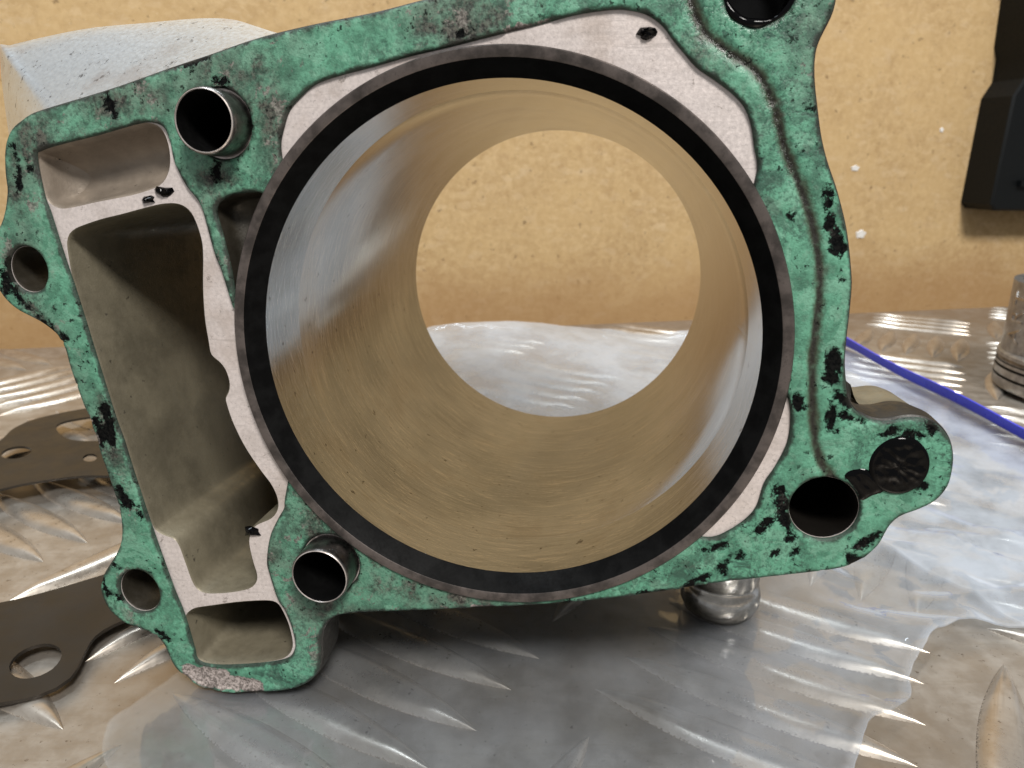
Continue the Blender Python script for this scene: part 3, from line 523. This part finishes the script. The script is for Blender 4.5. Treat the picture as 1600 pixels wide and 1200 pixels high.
# outer bodies behind the flange
m = MB(); lathe(m, [(56, 9.9), (57, 20), (57, 96), (60, 99), (60, 112.6), (48.5, 113)], n=96); m.build('barrel', M['cast'], blk)
m = MB(); o5 = smooth_loop(off(h2, 4.5), 6); m.loft([L3(o5, 9.9), L3(o5, 99), L3(off(o5, -3.5), 100)]); m.build('chain_tunnel_wall', M['cast'], blk)
# flared shoulder behind the upper left corner
si = cr(T['shoulder_in'], False, 2.0); so = cr(T['shoulder_out'], False, 2.0)
def resamp(L, n):
    d = np.r_[0, np.cumsum(np.linalg.norm(np.diff(L, axis=0), axis=1))]; t = np.linspace(0, d[-1], n)
    return np.stack([np.interp(t, d, L[:, 0]), np.interp(t, d, L[:, 1])], 1)
si = resamp(si, 70); so = resamp(so, 70)
m = MB(); loops = []
for f, w in ((0, 8), (.25, 15), (.55, 22), (.82, 28.5), (.94, 31.5), (.99, 33.2), (1.0, 35), (.98, 60), (.6, 62)):
    loops.append(L3(si * (1 - f) + so * f, w))
m.loft(loops, closed=False); m.build('shoulder', M['shoulder'], blk, sharp=60)
# boss behind the lower right lobe
bo = smooth_loop(ccw(cr(T['boss'], True, 1.2)))
bc = bo.mean(0); m = MB(); P, Fc = fill(bc + (bo - bc) * .86)
m.loft([L3(bo, 9.5), L3(bc + (bo - bc) * .985, 20), L3(bc + (bo - bc) * .96, 30), L3(bc + (bo - bc) * .91, 33.5), L3(bc + (bo - bc) * .86, 34.5)])
m.flat(P, Fc, 34.5); m.build('bolt_boss', M['cast'], blk, sharp=50)
# sleeve, chamfer, bore
m = MB(); lathe(m, [(52.35, 1.2), (52.35, -1.2), (52.1, -1.5), (50.45, -1.5), (50.3, -1.4)], n=200); sl = m.build('cylinder_sleeve', M['ring'], blk)
m = MB(); lathe(m, [(50.3, -1.4), (47.75, 1.75), (47.5, 2.1)], n=200); m.build('entry_chamfer', M['chamfer'], sl, sharp=60)
prof = [(47.5, 2.1), (47.5, 10), (47.5, 17.3), (47.5, 17.5), (47.6, 17.7), (47.64, 17.9), (47.64, 30), (47.64, 50), (47.64, 70), (47.62, 90), (47.5, 111.8), (48.6, 113)]
n_ = 240; t = np.linspace(0, 2 * math.pi, n_ + 1); V = []; arc = []; alo = []
for r, w in prof:
    for a in t: V.append((r * math.cos(a), w, r * math.sin(a))); arc.append(47.5 * a); alo.append(w)
Fc = [(k * (n_ + 1) + i, k * (n_ + 1) + i + 1, (k + 1) * (n_ + 1) + i + 1, (k + 1) * (n_ + 1) + i) for k in range(len(prof) - 1) for i in range(n_)]
bw = mesh_obj('bore_wall', V, Fc, M['bore'], sl, attrs={'arc': arc, 'along': alo}, sharp=20)
# gasket: one thin torn sheet with a pressed groove
dholes = [circle(x, y, rx + .25, ry + .25, 40) for x, y, rx, ry in dw]
gh = [gin] + [off(b, .25) for b in bolts] + dholes
go = off(outer, -.35)
step = .75
gx, gy = np.meshgrid(np.arange(go[:, 0].min(), go[:, 0].max(), step), np.arange(go[:, 1].min(), go[:, 1].max(), step))
pts = np.stack([gx.ravel(), gy.ravel()], 1) + rng.uniform(-.22, .22, (gx.size, 2))
k = inside(pts, go)
for h in gh: k &= ~inside(pts, h)
pts = pts[k]
ed = np.minimum.reduce([dist_loop(pts, go)] + [dist_loop(pts, h) for h in gh]); pts = pts[ed > .55]
ring_pts = [off(go, -.28)] + [off(h, .28) for h in gh]
P, Fc = fill(go, gh, np.vstack([pts] + ring_pts))
ed = np.minimum.reduce([dist_loop(P, go)] + [dist_loop(P, h) for h in gh])
grv = cr(T['groove'], False, .8); gd = dist_loop(P, grv, False)
chip = capsd(P, T['chips']); bare = capsd(P, T['bare']); grime = capsd(P, T['grime']); dull = np.clip(.5 - capsd(P, T['dull']) / 9.0, 0, 1)
wet = np.exp(-(gd / 2.2) ** 2) * np.clip((P[:, 1] - 18) / 18, 0, 1) + np.exp(-(capsd(P, [[41.4, 59.5, 41.4, 59.5, 5.2]]) / 2.5) ** 2)
wx = P[:, 0] * .5; wy = P[:, 1] * .5
th_ = .9 - .62 * np.exp(-(gd / .75) ** 2) - .3 * np.clip((.25 - chip) / .5, 0, 1) - .45 * np.clip((.2 - bare) / .4, 0, 1)
th_ = th_ - .16 * (fbm(wx * 1.3, wy * 1.3, 3) - .4)
th_ = np.maximum(.12, th_) * np.clip(ed / .3, .06, 1) ** .5
mesh_obj('gasket', np.stack([P[:, 0], -th_, P[:, 1]], 1), Fc, M['gasket'], blk, attrs={'edge': ed, 'groove': gd, 'chip': chip, 'bare': bare, 'grime': grime, 'dull': dull, 'wet': np.clip(wet, 0, 1)}, sharp=70)
# dowels
for (x, y, rx, ry), ri in zip(dw, (.90, .915)):
    r = (rx + ry) / 2; m = MB()
    lathe(m, [(r, 1), (r, -2), (r, -5.6), (r - .15, -6.3), (r - .3, -6.45)], (x, y), 64)
    d = m.build('dowel_pin', M['dowel'], blk, sharp=50)
    m = MB(); lathe(m, [(r - .3, -6.45), (r - .45, -6.6), (r * ri + .1, -6.6), (r * ri, -6.4)], (x, y), 64); m.build('dowel_rim', M['rim'], d)
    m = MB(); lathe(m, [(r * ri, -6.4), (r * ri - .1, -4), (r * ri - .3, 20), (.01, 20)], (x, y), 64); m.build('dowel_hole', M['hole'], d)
# sealant plug and smear between the two oil holes
px_, py_, prx, pry = T['plug']
n_ = 56; V = [(px_, -1.4, py_)]; Fc = []
for q in range(1, 15):
    for i in range(n_):
        a = 2 * math.pi * i / n_; f = q / 14
        x = px_ + prx * f * math.cos(a); y = py_ + pry * f * math.sin(a)
        u_ = (x - px_) * .80 - (y - py_) * .6; v_ = (x - px_) * .6 + (y - py_) * .80
        w = -1.15 - 1.5 * abs(float(fbm(np.array([v_ * .8]), np.array([u_ * .35]), 15)[0]) - .47) * (1 - f ** 6) - .3 * float(fbm(np.array([x * .7]), np.array([y * .7]), 5)[0]) * (1 - f ** 4)
        if f > .80: w = -1.1 - .25 * math.sin((f - .8) / .2 * math.pi)
        if q == 14: w = -.6
        V.append((x, w, y))
for i in range(n_): Fc.append((0, 1 + i, 1 + (i + 1) % n_))
for q in range(13):
    for i in range(n_): Fc.append((1 + q * n_ + i, 1 + q * n_ + (i + 1) % n_, 1 + (q + 1) * n_ + (i + 1) % n_, 1 + (q + 1) * n_ + i))
mesh_obj('sealant_plug', V, Fc, M['sealant'], blk, sharp=70)
sm = smooth_loop(ccw(cr(T['smear'], True, .6)))
gx, gy = np.meshgrid(np.arange(sm[:, 0].min(), sm[:, 0].max(), .45), np.arange(sm[:, 1].min(), sm[:, 1].max(), .45))
pp = np.stack([gx.ravel(), gy.ravel()], 1); pp = pp[inside(pp, sm)]; pp = pp[dist_loop(pp, sm) > .3]
P, Fc = fill(sm, [], pp); e_ = dist_loop(P, sm); u_ = P[:, 0] * .75 + P[:, 1] * .66
w = -(.72 + .5 * np.clip(e_ / .8, 0, 1) ** .5 + np.clip(e_, 0, 1) * (.04 * np.sin(u_ * 3.1 + .6 * np.sin(P[:, 1] * 1.1)) + .25 * (fbm(P[:, 0] * 1.2, P[:, 1] * 1.2, 8) - .5)))
mesh_obj('sealant_smear', np.stack([P[:, 0], w, P[:, 1]], 1), Fc, M['sealant'], blk, sharp=70)
# crumbs of old sealant stuck on the bare face
for q, (x, y, r) in enumerate(T['crumbs']):
    V = []; Fc = []; rr = random.Random(q); n_ = 11; jit = [rr.uniform(.6, 1.15) for _ in range(n_)]
    for k in range(4):
        f = (1, .9, .55, .02)[k]
        for i in range(n_):
            a = 2 * math.pi * i / n_; j = jit[i]
            V.append((x + r * f * j * 1.15 * math.cos(a), -(0, .35, .8, .95)[k] * (.7 + .5 * rr.random()) * (k > 0), y + r * f * j * .7 * math.sin(a)))
    Fc = [(k * n_ + i, k * n_ + (i + 1) % n_, (k + 1) * n_ + (i + 1) % n_, (k + 1) * n_ + i) for k in range(3) for i in range(n_)]
    mesh_obj('sealant_crumb', V, Fc, M['sealant'], blk, sharp=30)

# hose union on the underside of the barrel, upright in the world (built in world mm, parented to the block)
m = MB(); lathe(m, [(.01, 3.1), (6.5, 3.15), (9.4, 4.2), (10.3, 6.4), (10.4, 9.0), (9.8, 11.4), (9.2, 12.2), (9.3, 13.0), (9.75, 13.8), (9.75, 22), (9.4, 23.0), (9.4, 50), (.01, 50.5)], (56.0, 171), 64, 'z')
hu = m.build('hose_union', M['chrome'], None, sharp=50)
hu.parent = blk; hu.matrix_parent_inverse = blk.matrix_world.inverted()

# ------------------------------------------------------------------ brown steel gasket lying on the plate
def zplane(L): return np.array(L)
go3, gb3, gw3, gl3, g13, g23 = (np.array(T[k]) for k in ('gk_outer', 'gk_bore', 'gk_win', 'gk_lug', 'gk_h1', 'gk_h2'))
allp = np.vstack([go3, gb3, gw3, gl3])
cz = np.polyfit(allp[:, 1], allp[:, 2], 3)
def gz(y): return np.clip(np.polyval(cz, np.clip(y, 130, 400)), 2.6, 9.5)
lo = ccw(cr(go3[:, :2], True, 3)); hs = [ccw(cr(q[:, :2], True, 2)) for q in (gb3, gw3, gl3, g13, g23)]
gx, gy = np.meshgrid(np.arange(lo[:, 0].min(), lo[:, 0].max(), 6), np.arange(lo[:, 1].min(), lo[:, 1].max(), 6))
pp = np.stack([gx.ravel(), gy.ravel()], 1); k = inside(pp, lo)
for h in hs: k &= ~inside(pp, h)
pp = pp[k]; P, Fc = fill(lo, hs, pp)
m = MB(); z = gz(P[:, 1]); m.add(np.stack([P[:, 0], P[:, 1], z + .45], 1), Fc); m.add(np.stack([P[:, 0], P[:, 1], z - .45], 1), Fc)
for l in [lo] + hs:
    zl = gz(l[:, 1]); m.loft([np.stack([l[:, 0], l[:, 1], zl + .45], 1), np.stack([l[:, 0], l[:, 1], zl - .45], 1)])
gk = m.build('steel_gasket', M['browngasket'], sharp=40)
tag(gk, 'dark brown flat steel gasket with bolt holes lying on the tread plate at left', 'gasket')

# ------------------------------------------------------------------ clear zip bag under and behind the block
FA, FB = (112.0, 206.0), (132.5, 163.0)
bagP = np.array([(-45, 392), (20, 398), (90, 402), (150, 398), (181, 392), (189, 360), (199, 322), (210, 280), (220, 240), (230, 190), (185, 166), (150, 164), (132, 161), (122, 163), (114, 161.5), (104, 156), (97.5, 148), (93, 143), (91.5, 137), (88, 134), (84.5, 131.5), (77, 129), (74, 124), (66, 112), (60, 98), (-62, 96), (-70, 108), (-84, 119), (-88, 129), (-80, 142), (-72, 180), (-62, 260), (-55, 330)], float)
def lin_loop(P, step):
    out = []
    for a, b in zip(P, np.roll(P, -1, 0)):
        k = max(1, int(np.linalg.norm(b - a) / step)); out += [a + (b - a) * j / k for j in range(k)]
    return np.array(out)
bagL = ccw(smooth_loop(lin_loop(bagP, 1.5), 2)); bagL = bagL + np.stack([fbm(bagL[:, 0] / 7, bagL[:, 1] / 7, 21) - .47, fbm(bagL[:, 0] / 7, bagL[:, 1] / 7, 33) - .47], 1) * 2.0
def sstep(a, b, x): t = np.clip((x - a) / (b - a), 0, 1); return t * t * (3 - 2 * t)
def bag_h(x, y):
    up = sstep(225, 400, y) * (20 + 8 * sstep(120, -40, x) + 6 * (vnoise(x / 45 + 3.3, y / 200, 4) - .5)) * (1 - .25 * sstep(100, 200, x))
    up = up + sstep(150, 230, x) * 4 * sstep(180, 290, y)
    wr = 5.0 * (np.abs(fbm(x / 60 + .3 * y / 60, y / 38, 2) - .47)) * sstep(210, 300, y)
    ridge = 1 - np.abs(2 * fbm((x * .8 + y * .6) / 34, (y * .8 - x * .6) / 80, 9, 3) - .9)
    crease = np.clip(.10 - np.abs(fbm((x * .5 + y * .87) / 26, (y * .5 - x * .87) / 60, 12, 3) - .46), 0, 1) * 14
    near = 2.4 * np.clip(ridge - .72, 0, 1) + .9 * (fbm(x / 22, y / 22, 5) - .4) + crease * sstep(20, 80, x) * .8
    return 2.75 + up + wr + np.clip(near, -.25, 2.4) * (.75 + 1.9 * sstep(55, 100, x)) * (1 - sstep(150, 178, x))
gx, gy = np.meshgrid(np.arange(-90, 235, 2.1), np.arange(92, 405, 2.1))
pp = np.stack([gx.ravel(), gy.ravel()], 1) + rng.uniform(-.4, .4, (gx.size, 2)); pp = pp[inside(pp, bagL)]; pp = pp[dist_loop(pp, bagL) > 1.2]
fd = np.array(FB) - np.array(FA); fn = np.array([fd[1], -fd[0]]) / np.hypot(*fd); fl = np.array([np.array(FA) + fd * q for q in np.linspace(-.6, 1.0, 50)])
pp = pp[np.abs((pp - np.array(FA)) @ fn) > 1.0]; fl = np.vstack([fl + fn * .4, fl - fn * .4, fl]); pp = np.vstack([pp, fl[inside(fl, bagL)]])
P, Fc = fill(bagL, [], pp); e_ = dist_loop(P, bagL)
hz = bag_h(P[:, 0], P[:, 1]); puff = np.clip(e_ / 12, 0, 1) ** .6
top = hz + .12; bot = np.maximum(2.35, hz - .35 - puff * (.2 + 5.0 * sstep(260, 360, P[:, 1])))
nv = len(P); V = np.vstack([np.stack([P[:, 0], P[:, 1], top], 1), np.stack([P[:, 0], P[:, 1], bot], 1)])
F2 = [tuple(f) for f in Fc] + [tuple(int(i) + nv for i in f[::-1]) for f in Fc]
side = (P[:, 0] - FA[0]) * (FB[1] - FA[1]) - (P[:, 1] - FA[1]) * (FB[0] - FA[0])        # doubled-over flap beyond the fold line FA-FB
side = side / np.hypot(*(np.array(FB) - np.array(FA)))
fold = np.maximum(sstep(-.3, .3, -side) * sstep(80, 95, P[:, 0]), sstep(235, 300, P[:, 1]) * .8); fold = np.maximum(fold, .06 + .30 * sstep(-10, 70, P[:, 0]) * (.45 + .9 * fbm(P[:, 0] / 30, P[:, 1] / 22, 40)))
seam = np.maximum(np.exp(-(e_ / .8) ** 2) * (.15 + .85 * sstep(-20, 60, P[:, 0])), np.exp(-(side / .5) ** 2) * .8 * (P[:, 0] > 85) * (P[:, 0] < 140)); seam2 = np.concatenate([seam, seam])
bag = mesh_obj('plastic_bag', V, F2, M['film'], attrs={'seam': seam2, 'fold': np.concatenate([fold, fold])}, sharp=120)
tag(bag, 'clear crinkled plastic zip bag with blue strip under and behind the cylinder', 'bag')
zl = np.array([(172, 388), (177, 370), (184, 342), (193.5, 307), (204.5, 266), (214.5, 228), (224.5, 180)], float); zl = cr(zl, False, 3)
def strip(name, mat, o0, z0, o1, z1, th):
    t = np.gradient(zl, axis=0); t /= np.linalg.norm(t, axis=1)[:, None]; nn = np.stack([t[:, 1], -t[:, 0]], 1)   # nn points away from the bag
    a = zl - nn * o0; b = zl - nn * o1; z = bag_h(zl[:, 0], zl[:, 1]); z = np.convolve(np.pad(z, 5, 'edge'), np.ones(11) / 11, 'valid')
    q = [np.stack([a[:, 0], a[:, 1], z + z0], 1), np.stack([b[:, 0], b[:, 1], z + z1], 1)]
    back = [q[1] + np.c_[nn * th, np.zeros(len(zl))], q[0] + np.c_[nn * th, np.zeros(len(zl))]]
    m = MB(); m.loft(q + back + [q[0]], closed=False)
    return m.build(name, mat, bag, smooth=False)
strip('zip_strip', M['zip'], -3.0, 9.2, 1.0, 3.4, 1.0)
strip('zip_strip', M['zip_pale'], 1.1, 3.3, 5.0, .9, .8)

# ------------------------------------------------------------------ piston standing on its crown at the right edge
pc = np.array([301.0, 360.0]); R_ = 45.0
pis = empty('piston', (pc[0] * MM, pc[1] * MM, 2.1 * MM)); tag(pis, 'used grey piston standing upside down on the tread plate at the right edge', 'piston')
m = MB(); lathe(m, [(.01, 0), (42.5, 0), (44.4, .8), (45, 2), (45, 6.2)], (0, 0), 96, 'z')
lathe(m, [(45, 7.6), (45, 11.2)], (0, 0), 96, 'z'); lathe(m, [(45, 12.6), (45, 14.2)], (0, 0), 96, 'z'); lathe(m, [(45, 16.8), (44.9, 18.6), (43.6, 19.6), (38, 20)], (0, 0), 96, 'z')
m.build('crown', M['piston'], pis, sharp=40)
m = MB()
for a, b in ((6.2, 7.6), (11.2, 12.6), (14.2, 16.8)): lathe(m, [(45, a), (42.6, a), (42.6, b), (45, b)], (0, 0), 96, 'z')
m.build('ring_groove', M['groove_dark'], pis, sharp=30)
m = MB(); lathe(m, [(44.5, 14.5), (44.7, 15), (44.7, 16), (44.5, 16.5)], (0, 0), 96, 'z'); m.build('oil_ring', M['dowel'], pis)
# skirt: hole for the wrist pin faces the photographer's right
PIN = math.radians(-152); HZ, HR = 38.0, 10.5
na, nz = 180, 26; V = []; keep = []
def rim(a):
    c = abs(math.cos(a - PIN)); return 56 - 9.0 * float(sstep(.80, .97, np.array(c))) 
def sk_r(a, z): 
    c = abs(math.cos(a - PIN)); return 43.4 - 2.4 * float(sstep(.72, .95, np.array(c))) + .3 * math.sin(z / 40)
Fc = []
for ins in (0, 4.0):
    for iz in range(nz + 1):
        for ia in range(na):
            a = 2 * math.pi * ia / na; z = 19 + (rim(a) - 19) * iz / nz; r = sk_r(a, z) - ins
            V.append((r * math.cos(a), r * math.sin(a), z))
B_ = (nz + 1) * na
for s in range(2):
    for iz in range(nz):
        for ia in range(na):
            ib = (ia + 1) % na; q = [s * B_ + iz * na + ia, s * B_ + iz * na + ib, s * B_ + (iz + 1) * na + ib, s * B_ + (iz + 1) * na + ia]
            c = np.mean([V[i] for i in q], 0); a = math.atan2(c[1], c[0])
            if any(math.hypot(40 * math.remainder(a - PIN - o, 2 * math.pi), c[2] - HZ) < HR for o in (0, math.pi)): continue
            Fc.append(tuple(q) if s == 0 else tuple(q[::-1]))
for ia in range(na):
    ib = (ia + 1) % na; Fc.append((nz * na + ia, nz * na + ib, B_ + nz * na + ib, B_ + nz * na + ia))
m = MB(); m.add(V, Fc); m.build('skirt', M['piston'], pis, sharp=35)
for o in (0, math.pi):
    m = MB(); t = np.linspace(0, 2 * math.pi, 40, endpoint=False); d = np.array([math.cos(PIN + o), math.sin(PIN + o), 0]); s_ = np.array([-d[1], d[0], 0])
    ls = []
    for r, k in ((HR + 2.2, 40.2), (HR + 1.9, 42.0), (HR + .2, 42.0), (HR - .6, 41.2), (HR - .6, 16)):
        ls.append(np.array([d * k + s_ * r * math.cos(x) + np.array([0, 0, HZ + r * math.sin(x)]) for x in t]))
    m.loft(ls); pb = m.build('pin_boss', M['piston'], pis, sharp=35)
# raised lettering on the skirt, running up the side
cu = bpy.data.curves.new('casting_letters', 'FONT'); cu.body = 'ART'; cu.size = 12; cu.space_character = 1.35; cu.align_x = 'CENTER'; cu.align_y = 'CENTER'; cu.extrude = .35
to = bpy.data.objects.new('tmp_text', cu); col.objects.link(to)
bpy.context.view_layer.update()
me = bpy.data.meshes.new_from_object(to.evaluated_get(bpy.context.evaluated_depsgraph_get()))
bpy.data.objects.remove(to)
TA = math.radians(171); TZ = 38.0
for v in me.vertices:
    x, y, z = v.co; a = TA - y / 43.0; zz = TZ + x; r = sk_r(a, zz) + z + .1
    v.co = Vector((r * math.cos(a), r * math.sin(a), zz)) * MM
me.materials.append(M['steel'])
lt = bpy.data.objects.new('casting_letters', me); col.objects.link(lt); lt.parent = pis
